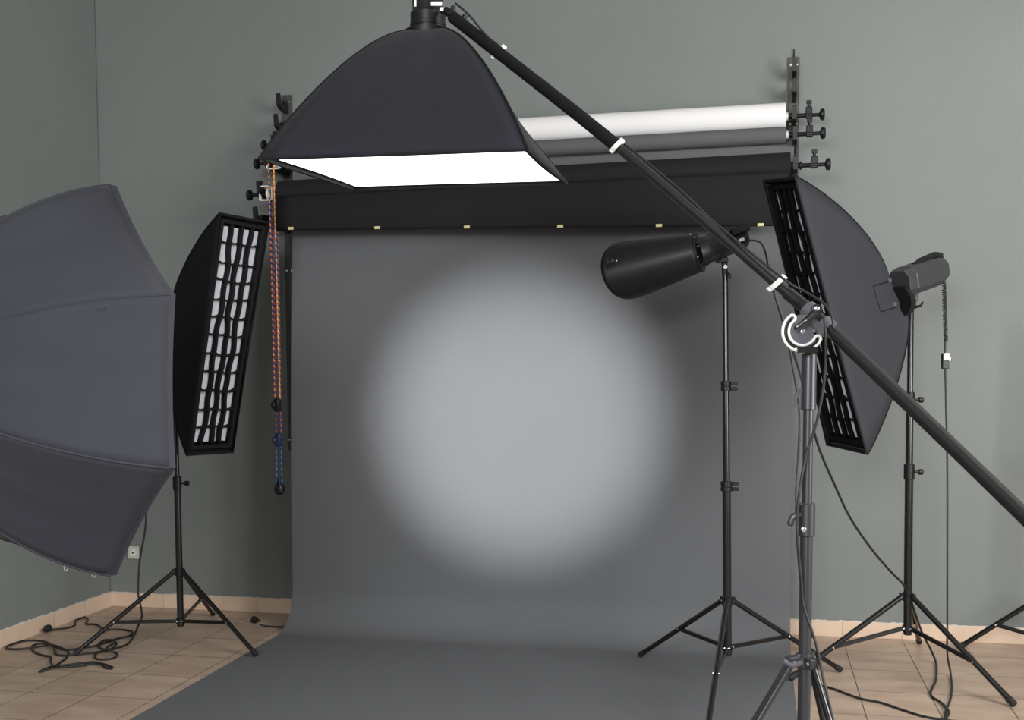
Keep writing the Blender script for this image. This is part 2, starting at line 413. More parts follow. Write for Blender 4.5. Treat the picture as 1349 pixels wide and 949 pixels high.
# ------------------------------------------------------------------ light stands
def stand(label, name, base, top, hub_z, low_z, feet, secs, metal=BLACK, group='light stands', knobs=(), rr=.010, att=.55, hr=.024, t=None):
    base = V(base); top = V(top); d = (top-base).normalized()
    at = lambda z: base+(top-base)*((z-base.z)/(top.z-base.z))
    t = t or thing(name, label, 'light stand', (base.x, base.y, 0), group)
    for (za, zb, r) in secs:
        MB().rod(at(za), at(zb), r).build('pole', metal, t)
    hub, low = at(hub_z), at(low_z)
    m = MB().lathe(hub, d, [(-.022, hr*.8), (-.02, hr), (.016, hr), (.02, hr*.8)], 20); m.build('upper_hub', BPLA, t)
    m = MB().lathe(low, d, [(-.018, hr*.7), (-.015, hr*.92), (.012, hr*.92), (.016, hr*.7)], 20); m.build('lower_hub', BPLA, t)
    for f in feet:
        f = V(f); h = V((f.x-hub.x, f.y-hub.y, 0)).normalized()
        a = hub+h*hr*1.15; e = f+V((0, 0, rr*.9))
        MB().box(hub+h*hr*1.1, (hr*1.1, hr*.75, .03), (h, V((-h.y, h.x, 0)), V((0, 0, 1)))).build('leg_clamp', BPLA, t)
        leg = MB().rod(a, e+(a-e).normalized()*.02, rr).build('leg', metal, t)
        ex = (a-e).normalized()
        MB().lathe(e+ex*.0, ex, [(0, rr*.8), (.004, rr*1.2), (.035, rr*1.2), (.04, rr)], 14).build('rubber_foot', RUB, leg)
        q = a.lerp(e, att); b0 = low+h*hr*.9; side = V((-h.y, h.x, 0))
        bd = (q-b0).normalized(); up = side.cross(bd)
        br = MB().box((q+b0)/2, ((q-b0).length, .012, rr*1.5), (bd, side, up)).build('brace', metal, t, smooth=False)
        for c in (q, b0):
            MB().lathe(c-side*.013, side, [(0, .003), (.001, .0045), (.025, .0045), (.026, .003)], 10).build('rivet', CHROME, br)
    for (z, kind) in knobs:
        c = at(z)
        r = max([s[2] for s in secs if s[0] <= z+.06 and s[1] >= z-.03] or [.014])
        if kind == 'knob':
            k = MB().lathe(c, d, [(-.035, r+.002), (-.033, r+.005), (.033, r+.005), (.035, r+.002)], 18).build('collar', BPLA, t)
            x = RT
            MB().lathe(c+x*r, x, [(0, .006), (.022, .006), (.024, .013), (.04, .014), (.044, .010)], 14).build('tightening_knob', BPLA, k)
        else:
            k = MB().lathe(c, d, [(-.022, r+.003), (-.02, r+.008), (-.004, r+.008), (-.002, r+.005), (.002, r+.005), (.004, r+.008), (.02, r+.008), (.022, r+.003)], 20)
            k = k.build('collar', BPLA, t)
            m = MB()
            for dz in (-.012, .012): m.box(c+RT*(r+.018)+V((0, 0, dz)), (.03, .024, .015), (RT, FW, V((0, 0, 1))))
            m.build('clamp_lever', BPLA, k)
    return t, at
def zat(u, v, d): return PD(u, v, d).z
def on_head(u, v, d): return PD(u, v, d)

# ------------------------------------------------------------------ softboxes
def softbox(t, rim, A, ring=.07, bend=.6, mshell=FABOVER, sag=.03, inward=.0, lip=.03, mdiff=DIFF, recess=.02, panels=None, mlip=None, NS=14, NT=18, flat=False):
    rim = [V(p) for p in rim]; n = len(rim); A = V(A)
    cen = sum(rim, V())/n; nr = V()
    for i in range(n): nr += (rim[i]-cen).cross(rim[(i+1) % n]-cen)
    nr.normalize()
    if nr.dot(cen-A) < 0: nr = -nr
    ax = (cen-A).normalized()
    def rib(j, tt):
        w = rim[j]-A; L = w.dot(ax); rad = w-ax*L; rl = rad.length; rd = rad/rl
        th = tt*PI/2
        e_ax = 1-math.cos(th)
        bd_ = bend[j] if isinstance(bend, (list, tuple)) else bend
        e_r = bd_*math.sin(th)+(1-bd_)*e_ax
        if flat:                                  # long boxes: the broad side panels stay flat, only the rods bow lengthwise
            sx_ = (rim[1]-rim[0]); sx_ = (sx_-ax*sx_.dot(ax)).normalized(); a_ = rad.dot(sx_); b_ = rad-sx_*a_
            s0 = ring*.8*(1 if a_ > 0 else -1)
            return A+ax*(L*e_ax)+sx_*(s0+(a_-s0)*e_ax)+b_.normalized()*(ring*.8+(b_.length-ring*.8)*e_r)
        return A+ax*(L*e_ax)+rd*(ring+(rl-ring)*e_r)
    shells = MB()
    for j in range(n):
        k = (j+1) % n; rows = []
        mid = (rim[j]+rim[k])/2; edge = (rim[k]-rim[j]).length
        inn = (cen-mid).normalized()
        for i in range(NT+1):
            tt = i/NT; a, b = rib(j, tt), rib(k, tt); row = []
            for q in range(NS+1):
                s = q/NS; p = a.lerp(b, s)
                p += inn*(sag*edge*4*s*(1-s)*(tt**1.2))+inn*(inward*4*s*(1-s)*math.sin(PI*tt))
                # wrinkles radiating from the speed ring
                p += inn*(.0035*math.sin(s*19+j*2+3*tt)*math.sin(PI*s)*math.exp(-2.2*tt)*2)
                row.append(p)
            rows.append(row)
        m = (panels or {}).get(j, mshell)
        shells.grid(rows)
        MB().grid(rows).build('fabric_panel', m, t, angle=80, solid=.003)
        # seam piping along the rod
        MB().path([rib(j, i/NT) for i in range(NT+1)], .004, 6).build('seam', mlip or mshell, t)
    # rim lip
    outer = []
    for j in range(n):
        k = (j+1) % n; mid = (rim[j]+rim[k])/2; inn = (cen-mid).normalized(); edge = (rim[k]-rim[j]).length
        for q in range(NS):
            s = q/NS; outer.append(rim[j].lerp(rim[k], s)+inn*(sag*edge*4*s*(1-s)))
    inner = [p+(cen-p).normalized()*.012 for p in outer]
    sl = ax/ax.dot(nr)
    tight = [cen+(p-cen)*(.92 if recess > .02 else .975) for p in inner]
    m = MB(); N = len(outer)
    ring0 = [p-nr*.004 for p in outer]; ring1 = [p+nr*lip for p in outer]; ring2 = [p+nr*lip for p in inner]; ring3 = [p-nr*.004 for p in inner]
    m.add(ring0+ring1+ring2+ring3, [(a*N+i, a*N+(i+1) % N, ((a+1) % 4)*N+(i+1) % N, ((a+1) % 4)*N+i) for a in range(4) for i in range(N)])
    m.build('rim_band', mlip or mshell, t, angle=50)
    # diffuser set back inside the rim
    rows = [[cen+sl*(lip-recess)]*(N+1)]
    for f in (.25, .5, .75, 1):
        rows.append([cen+sl*(lip-recess)+((tight[i % N]-cen)*f) for i in range(N+1)])
    vs = [cen+sl*(lip-recess)]; fs = []
    for r_ in rows[1:]: vs += r_[:N]
    for i in range(N): fs.append((0, 1+i, 1+(i+1) % N))
    for r_ in range(3):
        for i in range(N): fs.append((1+r_*N+i, 1+(r_+1)*N+i, 1+(r_+1)*N+(i+1) % N, 1+r_*N+(i+1) % N))
    MB().add(vs, fs).build('diffuser', mdiff, t, angle=60)
    MB().lathe(A-ax*.012, ax, [(0, ring*.9), (0, ring+.008), (.03, ring+.008), (.03, ring*.9)], 36).build('speed_ring', BPLA, t)
    BV[t.name] = BVHTree.FromPolygons([tuple(p) for p in shells.v], shells.f)
    return cen, nr, ax
BV = {}
def on_fabric(t, u, v, lift=.004):
    r = ray(u, v).normalized(); h = BV[t.name].ray_cast(CAM, r)
    return (h[0]-r*lift) if h[0] else None
def grid_cells(t, c4, nr, nx, ny, depth, m, thick=.003, off=.01, border=.03, jit=.004, seed=1):
    # c4: TL, TR, BR, BL; fabric egg-crate strips standing on the diffuser
    TL, TR, BR, BL = [V(p) for p in c4]; rnd = random.Random(seed)
    ex = ((TR-TL)+(BR-BL)).normalized(); ey = (BL-TL).normalized()
    TL, TR, BR, BL = TL+ex*.014+ey*.026, TR-ex*.014+ey*.026, BR-ex*.014-ey*.026, BL+ex*.014-ey*.026
    W = (TR-TL).length; Hh = (BL-TL).length
    def Q(a, b): return TL.lerp(TR, a).lerp(BL.lerp(BR, a), b)
    def P(a, b): return Q(border/W+(1-2*border/W)*a, border/Hh+(1-2*border/Hh)*b)
    # frame of black fabric around the grid
    fr = MB()
    zc = off+depth/2
    w_, h_ = border/2/W, border/2/Hh
    for p, q in ((Q(0, h_), Q(1, h_)), (Q(0, 1-h_), Q(1, 1-h_)), (Q(w_, 0), Q(w_, 1)), (Q(1-w_, 0), Q(1-w_, 1))):
        d_ = (q-p).normalized(); fr.box((p+q)/2+nr*zc, ((q-p).length, border, depth), (d_, nr.cross(d_), nr))
    fr.build('grid_border', m, t, smooth=False)
    mv = MB()
    jx = [[rnd.uniform(-jit, jit) for _ in range(ny+1)] for _ in range(nx+1)]
    jy = [[rnd.uniform(-jit, jit) for _ in range(nx+1)] for _ in range(ny+1)]
    for i in range(1, nx):
        rows = []
        for k in range(ny*4+1):
            b = k/(ny*4); f = k/4; i0 = min(int(f), ny-1); fr_ = f-i0
            wob = jx[i][i0]*(1-fr_)+jx[i][i0+1]*fr_+.003*math.sin(fr_*PI)*(1 if (i+i0) % 2 else -1)
            p = P(i/nx, b)+ex*wob
            rows.append([p+nr*off, p+nr*(off+depth)])
        mv.grid(rows)
    mv.build('grid_divider', m, t, angle=60, solid=thick)
    mh = MB()
    for k in range(1, ny):
        rows = []
        for i in range(nx*4+1):
            a = i/(nx*4); f = i/4; i0 = min(int(f), nx-1); fr_ = f-i0
            wob = jy[k][i0]*(1-fr_)+jy[k][i0+1]*fr_
            p = P(a, k/ny)+ey*(wob+.006*math.sin(fr_*PI))
            rows.append([p+nr*off, p+nr*(off+depth)])
        mh.grid(rows)
    mh.build('grid_crossband', m, t, angle=60, solid=thick*.55)

def strobe(name, label, A, ax, L=.30, r=.058, group=None, details=True, up=V((0, 0, 1)), m=BPLA, octo=False, t=None, bracket_to=None):
    """flash head whose front sits at A and whose body runs back along -ax"""
    A = V(A); ax = V(ax).normalized(); t = t or thing(name, label, 'studio light', A, group)
    b = -ax; sd = ax.cross(up).normalized(); u2 = sd.cross(ax).normalized()
    if not octo:
        MB().lathe(A, b, [(0, r*1.02), (.002, r*1.08), (.062, r*1.08), (.066, r*.98), (.07, r*.95), (L-.02, r*.95), (L, r*.85)], 40).build('body', m, t)
        mb = MB()
        for k in range(12):
            a = 2*PI*k/12; c = sd*math.cos(a)+u2*math.sin(a); s2 = ax.cross(c)
            mb.box(A+b*(L*.62)+c*(r*.96), (L*.55, .006, .006), (b, c, s2))
        mb.build('cooling_ribs', m, t)
        MB().lathe(A+b*.024, b, [(0, r*1.09), (.001, r*1.11), (.009, r*1.11), (.010, r*1.09)], 40).build('lock_ring', m, t)
    else:
        w, h = r, r*1.0
        def sec(s, k): return [(-w*s, -h*.55*s), (-w*.55*s, -h*s), (w*.55*s, -h*s), (w*s, -h*.55*s), (w*s, h*.5*s), (w*.6*s, h*s), (-w*.6*s, h*s), (-w*s, h*.5*s)]
        st = [(0, .86), (.02, .95), (.05, .95), (.055, 1), (L*.72, 1), (L*.9, .92), (L, .78)]
        vs = []
        for q, s in st: vs += [A+b*q+sd*x+u2*y for x, y in sec(s, 0)]
        fs = [tuple(range(8)), tuple((len(st)-1)*8+i for i in range(8))[::-1]]+[(i*8+k, (i+1)*8+k, (i+1)*8+(k+1) % 8, i*8+(k+1) % 8) for i in range(len(st)-1) for k in range(8)]
        MB().add(vs, fs).build('body', m, t, angle=25)
        # carrying handle on top towards the back
        MB().path([A+b*L*.40+u2*r*.93, A+b*L*.55+u2*r*1.02, A+b*L*.92+u2*r*1.06, A+b*L*1.05+u2*r*.95, A+b*L*1.07+u2*r*.55], [.010, .016, .020, .016, .010], 10).build('handle', BPLA, t)
        mb = MB()
        for k in range(7): mb.box(A+b*(L*.25+k*.022)+sd*(w*1.0), (.006, .003, h*.8), (b, sd, u2))
        mb.build('side_vents', BLACK, t, smooth=False)
        MB().box(A+b*(L+.004), (.004, w*1.2, h*1.2), (b, sd, u2)).build('rear_panel', DGREY, t, smooth=False)
    return t, b, sd, u2

# ---- overhead softbox on the boom
dN = 2.95
nr_ = V((0, 0, 0))
vdir = (FW+RT*((928-PX)/FPX)+UP*((PY-(398))/FPX)).normalized()
NR = PD(695, 197, dN); FR = PD(748, 242, dN+.9); NL = PD(341, 209, dN+.125); FL = PD(465, 250, dN+.93)
n0 = (NR-NL).cross(FL-NL).normalized(); n0 = n0 if n0.z > 0 else -n0

cen0 = (NR+FR+NL+FL)/4
A0 = PD(564, 47, DEP(cen0)-.02)
osb = thing('overhead_softbox', 'glowing rectangular black fabric softbox hanging overhead from the boom arm', 'softbox', A0)
c_, n_, a_ = softbox(osb, [NL, NR, FR, FL], A0, ring=.062, bend=[.37, .44, .08, .20], mshell=FABOVER, sag=.004, lip=.004, mdiff=LIT, recess=.012, mlip=FABBLK)
th_, b_, sd_, u2_ = strobe('flash_head', 'upright black flash head on top of the overhead softbox, cut off by the frame', A0-a_*.0, a_, L=.36, r=.048, up=V((0, 1, 0)))
q = PD(575, 5, DEP(A0)-.055)
MB().box(q, (.032, .004, .012), (RT, FW, UP)).build('name_label', WHITEPL, th_, smooth=False)
MB().box(PD(547, 2, DEP(A0)-.045), (.006, .004, .03), (RT, FW, UP)).build('scale_strip', WHITEPL, th_, smooth=False)
bolt = PD(581, 14, DEP(A0)-.05)

# ---- boom stand
dP = 2.72
ptop = PD(1066, 462, dP); pmid = PD(1059, 940, dP)
dirp = (ptop-pmid).normalized(); k_ = (0.06-pmid.z)/dirp.z; pbase = pmid+dirp*k_
lx, ly = RT, V((-RT.y, RT.x, 0)).normalized()
fx = V((RT.x, RT.y, 0)).normalized(); fy = V((-fx.y, fx.x, 0))
bs = thing('boom_stand', 'heavy dark grey boom stand with a long diagonal arm holding the overhead softbox', 'boom stand', (pbase.x, pbase.y, 0))
at = lambda z: pbase+(ptop-pbase)*((z-pbase.z)/(ptop.z-pbase.z))
zz = lambda v: PD(1063, v, dP).z
MB().rod(at(zz(688)), at(.06), .0148).build('lower_pole', DGREY, bs)
MB().rod(at(zz(540)), at(zz(680)), .0120).build('middle_pole', DGREY, bs)
slv = MB().rod(at(zz(466)), at(zz(541)), .0175).build('top_sleeve', DGREY, bs)
# D shaped hanging plate on the sleeve
c = at(zz(525)); m = MB()
o_ = [(-.014, .026), (-.030, .014), (-.034, .004), (-.034, -.022), (-.014, -.022)]
i_ = [(-.018, .010), (-.024, .006), (-.027, .0), (-.027, -.015), (-.018, -.015)]
vs = [c+fx*x+V((0, 0, y))-fy*.003 for x, y in o_+i_]+[c+fx*x+V((0, 0, y))+fy*.003 for x, y in o_+i_]
fs = []
for i in range(5):
    j = (i+1) % 5; fs += [(i, j, 5+j, 5+i), (10+i, 15+i, 15+j, 10+j), (i, 10+i, 10+j, j), (5+i, 5+j, 15+j, 15+i)]
m.add(vs, fs); m.build('hanging_plate', KNUCK, slv, smooth=False)
# collar with lever
ca, cb = at(zz(663)), at(zz(707)); L_ = (cb-ca).length
col = MB().lathe(ca, cb-ca, [(0, .0170), (.003, .0195), (L_-.003, .0195), (L_, .0170)], 28).build('clamp_collar', DGREY, bs)
m = MB(); c = at(zz(684))-fx*.016-fy*.012
m.path(spline([c+V((0, 0, .012)), c-fx*.012+V((0, 0, .010)), c-fx*.022+V((0, 0, .002)), c-fx*.026-V((0, 0, .014))], 6), [.0055]*6+[.008]*6+[.0075]*6+[.005], 10)
m.build('clamp_lever', DGREY, col)
c = at(zz(696))-fx*.012-fy*.018
MB().lathe(c, -fy, [(0, .006), (.004, .006), (.005, .003), (.006, .0025)], 14).build('bolt', CHROME, col)
# leg hub and legs
hub = at(zz(870))
hb = MB().lathe(hub, dirp, [(-.018, .019), (-.014, .023), (.012, .023), (.016, .019)], 24).build('leg_hub', DGREY, bs)
m = MB().path(spline([hub-fy*.02-fx*.01, hub-fx*.035-fy*.022-V((0, 0, .006)), hub-fx*.055-fy*.02+V((0, 0, .004))], 6), .0075, 10); m.build('lock_lever', KNUCK, hb)
for i, ang in enumerate((200, 285, 60)):
    a = math.radians(ang); h = fx*math.cos(a)+fy*math.sin(a); sd = V((-h.y, h.x, 0))
    f = V((pbase.x, pbase.y, 0))+h*.56; a0 = hub+h*.036; e = f+V((0, 0, .012)); dd = (e-a0).normalized(); up = sd.cross(dd)
    MB().box(hub+h*.028, (.04, .024, .026), (h, sd, V((0, 0, 1)))).build('leg_clamp', DGREY, bs)
    mm = MB()
    if i == 0: mm.box((a0+e)/2, ((e-a0).length, .024, .012), (dd, sd, up))
    else: mm.rod(a0, e, .0075)
    leg = mm.build('leg', DGREY if i == 0 else BLACK, bs, smooth=False)
    MB().lathe(e-dd*.02, dd, [(0, .013), (.018, .013), (.022, .008)], 12).build('rubber_foot', RUB, leg)
    for s in (-1, 1): MB().lathe(a0+sd*s*.012, sd*s, [(0, .005), (.003, .004)], 10).build('rivet', CHROME, leg)
    lowp = at(.16); q = a0.lerp(e, .62); bd = (q-lowp).normalized()
    MB().box((q+lowp)/2, ((q-lowp).length, .010, .014), (bd, sd, sd.cross(bd))).build('brace', BLACK, bs, smooth=False)
MB().lathe(at(.16), dirp, [(-.015, .018), (-.012, .022), (.012, .022), (.015, .018)], 20).build('lower_hub', BPLA, bs)
# boom arm: from in front of the camera's right up to the flash head
dHead = DEP(A0)-.05
Bp = [PD(596, 22, dHead-.03), PD(812, 192, 3.02), PD(1022, 373, 2.78), PD(1078, 420, 2.70), PD(1200, 536, 2.52), PD(1349, 680, 2.30), PD(1475, 803, 2.10)]
pts = spline(Bp, 8)
MB().path(pts[:int(8*1.05)+1], .0175, 16).build('arm_grip', GRIP, bs)
ia = int(8*1.05)
MB().path(pts[ia-1:8*2+3], .0128, 18).build('arm_upper_tube', BOOM, bs)
MB().path(pts[8*2+1:], .0160, 20).build('arm_lower_tube', BOOM, bs)
e_ = (Bp[-1]-Bp[-2]).normalized()
MB().lathe(Bp[-1]-e_*.01, e_, [(0, .017), (.002, .021), (.028, .021), (.03, .018)], 20).build('arm_end_cap', RUB, bs)
# counterweight hook far end (out of frame)
MB().path(spline([Bp[-1]+V((0, 0, -.015)), Bp[-1]+V((.015, 0, -.05)), Bp[-1]+V((0, 0, -.08)), Bp[-1]+V((-.02, 0, -.06))], 5), .003, 8).build('weight_hook', CHROME, bs)
# white cable clips along the arm
def clip_at(u, v, d, dirv, big):
    c = PD(u, v, d); dv = dirv.normalized(); side = dv.cross(FW).normalized(); r = .0175 if big else .0145
    m = MB(); arc = []
    for k in range(13):
        a = math.radians(-120+k*20); arc.append(c+side*(r*math.sin(a))-FW*(r*math.cos(a)))
    m.add([p+dv*s+(p-c).normalized()*o for s in (-.007, .007) for o in (0, .004) for p in arc], [])
    o = len(arc); fs = []
    for k in range(o-1):
        fs += [(k, k+1, o+k+1, o+k), (2*o+k, 3*o+k, 3*o+k+1, 2*o+k+1), (o+k, o+k+1, 3*o+k+1, 3*o+k), (k, 2*o+k, 2*o+k+1, k+1)]
    m.f = fs
    m.box(c-side*(r+.003), (.014, .008, .012), (dv, side, FW)); m.box(c+side*(r+.005), (.018, .012, .012), (dv, side, FW))
    m.build('cable_clip', WHITEPL, bs, angle=40, label='white plastic cable clip')
clip_at(656, 70, DEP(pts[2])+0, Bp[1]-Bp[0], True)
clip_at(812, 193, 3.015, Bp[1]-Bp[0], False)
clip_at(1022, 374, 2.775, Bp[3]-Bp[2], True)
# head mount at the upper end of the arm
m = MB(); m.rod(Bp[0], bolt, .007)
m.box(PD(590, 16, dHead-.03), (.036, .03, .022), ((Bp[0]-bolt).normalized(), FW, (Bp[0]-bolt).normalized().cross(FW)))
hm = m.build('head_mount', BPLA, bs)
MB().rod(PD(596, 22, dHead-.03), PD(610, 30, dHead-.03), .011).build('silver_stud', CHROME, hm)
m = MB(); m.path([PD(598, 24, dHead-.04), PD(597, 8, dHead-.04)], [.005, .007], 10); m.path([PD(609, 30, dHead-.04), PD(613, 20, dHead-.04)], [.004, .008], 10); m.build('wing_screw', BPLA, hm)
MB().lathe(PD(582, 13, dHead-.045), -FW, [(0, .007), (.006, .006)], 12).build('bolt', CHROME, hm)

# knuckle: quadrant plate with a curved slot, lever, clamp halves
kc = PD(1057, 437, dP-.03)                         # pivot of the quadrant
kx, ky = fx, V((0, 0, 1)); px = dP/FPX             # one pixel in metres there
def K(x, y, o=0.0): return kc+kx*((x-1057)*px)+ky*((437-y)*px)-fy*o
m = MB()
pl = []
for k in range(29):
    a = math.radians(60+k*9.3); r = 22; pl.append((1057+r*math.cos(a), 437-r*math.sin(a)))
m.extr([K(x, y) for x, y in pl][::-1], fy*.006)
kn = m.build('quadrant_plate', KNUCK, bs, angle=30)
# white edged slot ring
def arcpts(r, a0, a1, n=26, o=.002): return [kc+kx*(r*px*math.cos(math.radians(a0+(a1-a0)*i/n)))+ky*(r*px*math.sin(math.radians(a0+(a1-a0)*i/n)))-fy*o for i in range(n+1)]
outer = arcpts(26, 128, 335); inner = arcpts(18, 335, 128)
def cap(a, sgn):
    c0 = kc+kx*(22*px*math.cos(math.radians(a)))+ky*(22*px*math.sin(math.radians(a)))-fy*.002; out = []
    for k in range(1, 8):
        b = math.radians(a+sgn*180*k/8 if sgn > 0 else a+180+180*k/8); out.append(c0+(kx*math.cos(b)+ky*math.sin(b))*(4*px))
    return out
capA, capB = cap(335, 1), cap(128, -1)
MB().path(outer+capA+inner+capB, .0034, 8, closed=True).build('slot_edge', WHITEPL, bs, label='pale curved slot edge of the tilt joint')
slot = arcpts(22, 130, 333, 26, .0015)
m = MB(); N_ = len(slot)
rows = [[p+(p-kc).normalized()*(3*px) for p in slot], [p-(p-kc).normalized()*(3*px) for p in slot]]
m.grid(rows); m.build('slot', BPLA, kn, solid=.002)
ca_ = (Bp[4]-Bp[2]).normalized(); cs_ = ca_.cross(fy).normalized(); 
if cs_.z < 0: cs_ = -cs_
bc = PD(1078, 421, 2.70)
cl = MB()
for s in (-.030, .028):
    cl.lathe(bc+ca_*(s-.012), ca_, [(0, .019), (.002, .0225), (.022, .0225), (.024, .019)], 28)
cl.box(bc-cs_*.012, (.07, .036, .024), (ca_, fy, cs_))
cl.build('arm_clamp', KNUCK, bs, angle=30)
# lever handle lying over the joint
m = MB(); Lp = [K(1072, 409, .028), K(1064, 418, .030), K(1054, 426, .030), K(1042, 434, .028)]
m.path(spline(Lp, 5), [.0085]*5+[.008]*5+[.006]*5+[.003], 10); m.build('arm_lever', BOOM, bs)
MB().lathe(K(1071, 409, .02), -fy, [(0, .012), (.012, .012), (.013, .0065), (.018, .006)], 18).build('lever_boss', BOOM, bs)
for (x, y, r, o) in ((1070, 408, .0055, .037), (1057, 437, .006, .002), (1047, 461, .006, .02)):
    MB().lathe(K(x, y, o-.002), -fy, [(0, r), (.004, r*.9), (.005, r*.5)], 16).build('bolt', CHROME, bs)
m = MB(); m.box(K(1061, 461, .006), (.050, .034, .013), (kx, fy, ky)); m.build('joint_base', BOOM, bs)
MB().lathe(K(1072, 436, .0), -fy, [(0, .004), (.002, .003)], 12).build('bolt', CHROME, kn)

# ---- octagonal softbox on the left, seen from behind
d1 = 3.25
E1 = PD(223, 388, d1); E2 = PD(223, 617, d1)
ev = (E2-E1); side_l = ev.length; upv = -ev.normalized()
hd = -fx*.665*1.0+fy*.747; hd = (hd).normalized()
# choose the plane direction so the neighbouring corner falls at the photographed spot
cs = side_l/math.sqrt(2); tot = side_l*(1+math.sqrt(2))
best = None
for i in range(20, 85):
    a = math.radians(i); h = -fx*math.cos(a)+fy*math.sin(a)
    q = E1+h*cs+upv*cs; w = q-CAM; uu = PX+FPX*w.dot(RT)/w.dot(FW)
    if best is None or abs(uu-146) < best[0]: best = (abs(uu-146), h, i)
hd = best[1]; print('octa angle', best[2], 'octa size', tot)
mid = (E1+E2)/2; ctr = mid+hd*tot/2
R8 = tot/2/math.cos(PI/8)
WIDE = 0.0
rim = []
for k in range(8):
    a = PI/8+k*PI/4; hx_ = R8*math.cos(a)*(1 if k not in (2, 5) else 1)
    sq_ = .945 if k in (2, 3, 4, 5) else 1
    rim.append(ctr-hd*hx_+hd*(0 if hx_ > 0 else WIDE)+upv*(R8*math.sin(a)*sq_))
ctr = ctr+hd*WIDE/2
nb = hd.cross(upv).normalized()
if nb.dot(FW) < 0: nb = -nb
A8 = ctr-nb*.52
oc = thing('octagonal_softbox', 'large grey fabric octagonal softbox seen from behind at the left edge', 'softbox', A8)
softbox(oc, rim, A8, ring=.075, bend=.78, mshell=FABOCTA, sag=.035, inward=.0, lip=.02, recess=.015, NS=16, NT=20)
# small sewn tab on the upper seam
q = on_fabric(oc, 133, 406.5) or PD(133, 406.5, d1+.06)
MB().box(q, (.022, .006, .008), (RT, FW, UP)).build('sewn_tab', FABOCTA, oc)
for (u_, v_) in ((87, 744), (124, 753)):
    q0 = PD(u_, v_+4, 3.5)
    MB().path([q0+RT*(.006*math.cos(a*PI/5))+UP*(.009*math.sin(a*PI/5)) for a in range(10)], .0012, 6, closed=True).build('rim_loop', WHITEPL, oc, label='small white cord loop')
th8, b8, s8, u8 = strobe('flash_head', 'flash head behind the octagonal softbox beyond the left edge', A8, nb, L=.34, r=.06, octo=True)
base8 = A8-nb*.15; base8 = V((base8.x, base8.y, 0))
# its stand (outside the frame)
stand('light stand of the octagonal softbox beyond the left edge', 'light_stand', base8+V((0, 0, .1)), V((base8.x, base8.y, A8.z-.09)), .5, .16,
      [base8+V((math.cos(a), math.sin(a), 0))*.45 for a in (1.9, 4.0, 6.1)], [(.1, .8, .015), (.75, A8.z-.09, .012)])
MB().rod(V((base8.x, base8.y, A8.z-.1)), V((base8.x, base8.y, A8.z-.03)), .014).build('mount_stud', BPLA, th8)

# ---- left strip softbox with grid
pb = PF(238, 848); dS = DEP(PD(238, 820, 1)) ; dS = (pb-CAM).dot(FW)
base = PD(238, 823, dS); topp = PD(229, 455, dS)
feet = [PF(98, 865, 0), PF(338, 866, .004), PF(281, 812, 0)]
lst, atL = stand('slim black light stand holding the white celled strip softbox left of the grey backdrop', 'light_stand', base, topp, PD(235, 753, dS).z, PD(238, 818, dS).z, feet,
      [(base.z-.01, zat(233, 640, dS), .0170), (zat(233, 648, dS), topp.z, .0125)], knobs=[(zat(233, 637, dS), 'knob')], rr=.0115, att=.62)
dl = dS-.42
TL = PD(290, 280, dl+.02); BL = PD(246, 601, dl+.02); 
TR = PD(355, 292, dl+.20); BR = PD(307, 597, dl+.20)
TL = PD(290, 280, dl-.02)
cS = (TL+TR+BL+BR)/4
nS = (TR-TL).cross(BL-TL).normalized(); 
if nS.dot(FW) > 0: nS = -nS
if nS.dot(RT) < 0: nS = nS
print('strip L normal', nS.dot(RT), nS.dot(FW), 'W', (TR-TL).length, 'H', (BL-TL).length)
AS = cS-nS*.44+V((0,0,.02))
sbl = thing('strip_softbox', 'tall narrow black softbox with white cells behind a black grid, left of the grey backdrop', 'softbox', AS, 'strip softboxes')
c1_, n1_, a1_ = softbox(sbl, [TL, TR, BR, BL], AS, ring=.065, bend=.55, mshell=FABBLK, sag=.003, lip=.006, recess=.040, mdiff=DIFF, flat=True)
grid_cells(sbl, [TL, TR, BR, BL], a1_/a1_.dot(n1_), 4, 12, .030, GRIDM, thick=.012, off=-.032, border=.020, jit=.008, seed=4)
hdL, bL_, sL_, uL_ = strobe('flash_head', 'black flash head at the back of the left strip softbox, hidden by the octagonal one', AS, a1_, L=.26, r=.055, octo=True)
qq = AS-a1_*.1; tp = V((topp.x, topp.y, topp.z))
MB().path(spline([tp-V((0, 0, .03)), tp+V((0, 0, .02)), (tp+qq)/2, qq], 4), .014, 10).build('tilt_bracket', BPLA, hdL)

# ---- right strip softbox
feetR = [PF(1040, 898, 0), PF(1337, 933, 0), PF(1211, 849, 0)]
dR = 5.25
baseR = PD(1195.5, 834, dR); topR = PD(1200, 408, dR)
rst, atR = stand('black light stand on the tiles carrying the leaning strip softbox at the right', 'light_stand', baseR, topR, zat(1196, 786, dR), zat(1195, 828, dR), feetR,
      [(baseR.z-.01, zat(1197, 628, dR), .0185), (zat(1197, 632, dR), zat(1199, 528, dR), .0165), (zat(1199, 530, dR), topR.z, .0135)],
      knobs=[(zat(1197, 622, dR), 'knob'), (zat(1199, 527, dR), 'knob')], rr=.0125, att=.62)
dr = dR-.42
RTL = PD(1006, 237, dr-.02); RTR = PD(1048, 232, dr-.24); RBR = PD(1143, 599, dr-.24); RBL = PD(1090, 587, dr-.02)
cR = (RTL+RTR+RBR+RBL)/4
nR = (RTR-RTL).cross(RBL-RTL).normalized()
if nR.dot(FW) > 0: nR = -nR
print('strip R normal', nR.dot(RT), nR.dot(FW), nR.dot(UP), 'W', (RTR-RTL).length, 'H', (RBL-RTL).length)
AR = PD(1186, 398, dr+.20)
sbr = thing('strip_softbox', 'tall leaning strip softbox with dark grid seen edge-on, behind the boom arm at right', 'softbox', AR, 'strip softboxes')
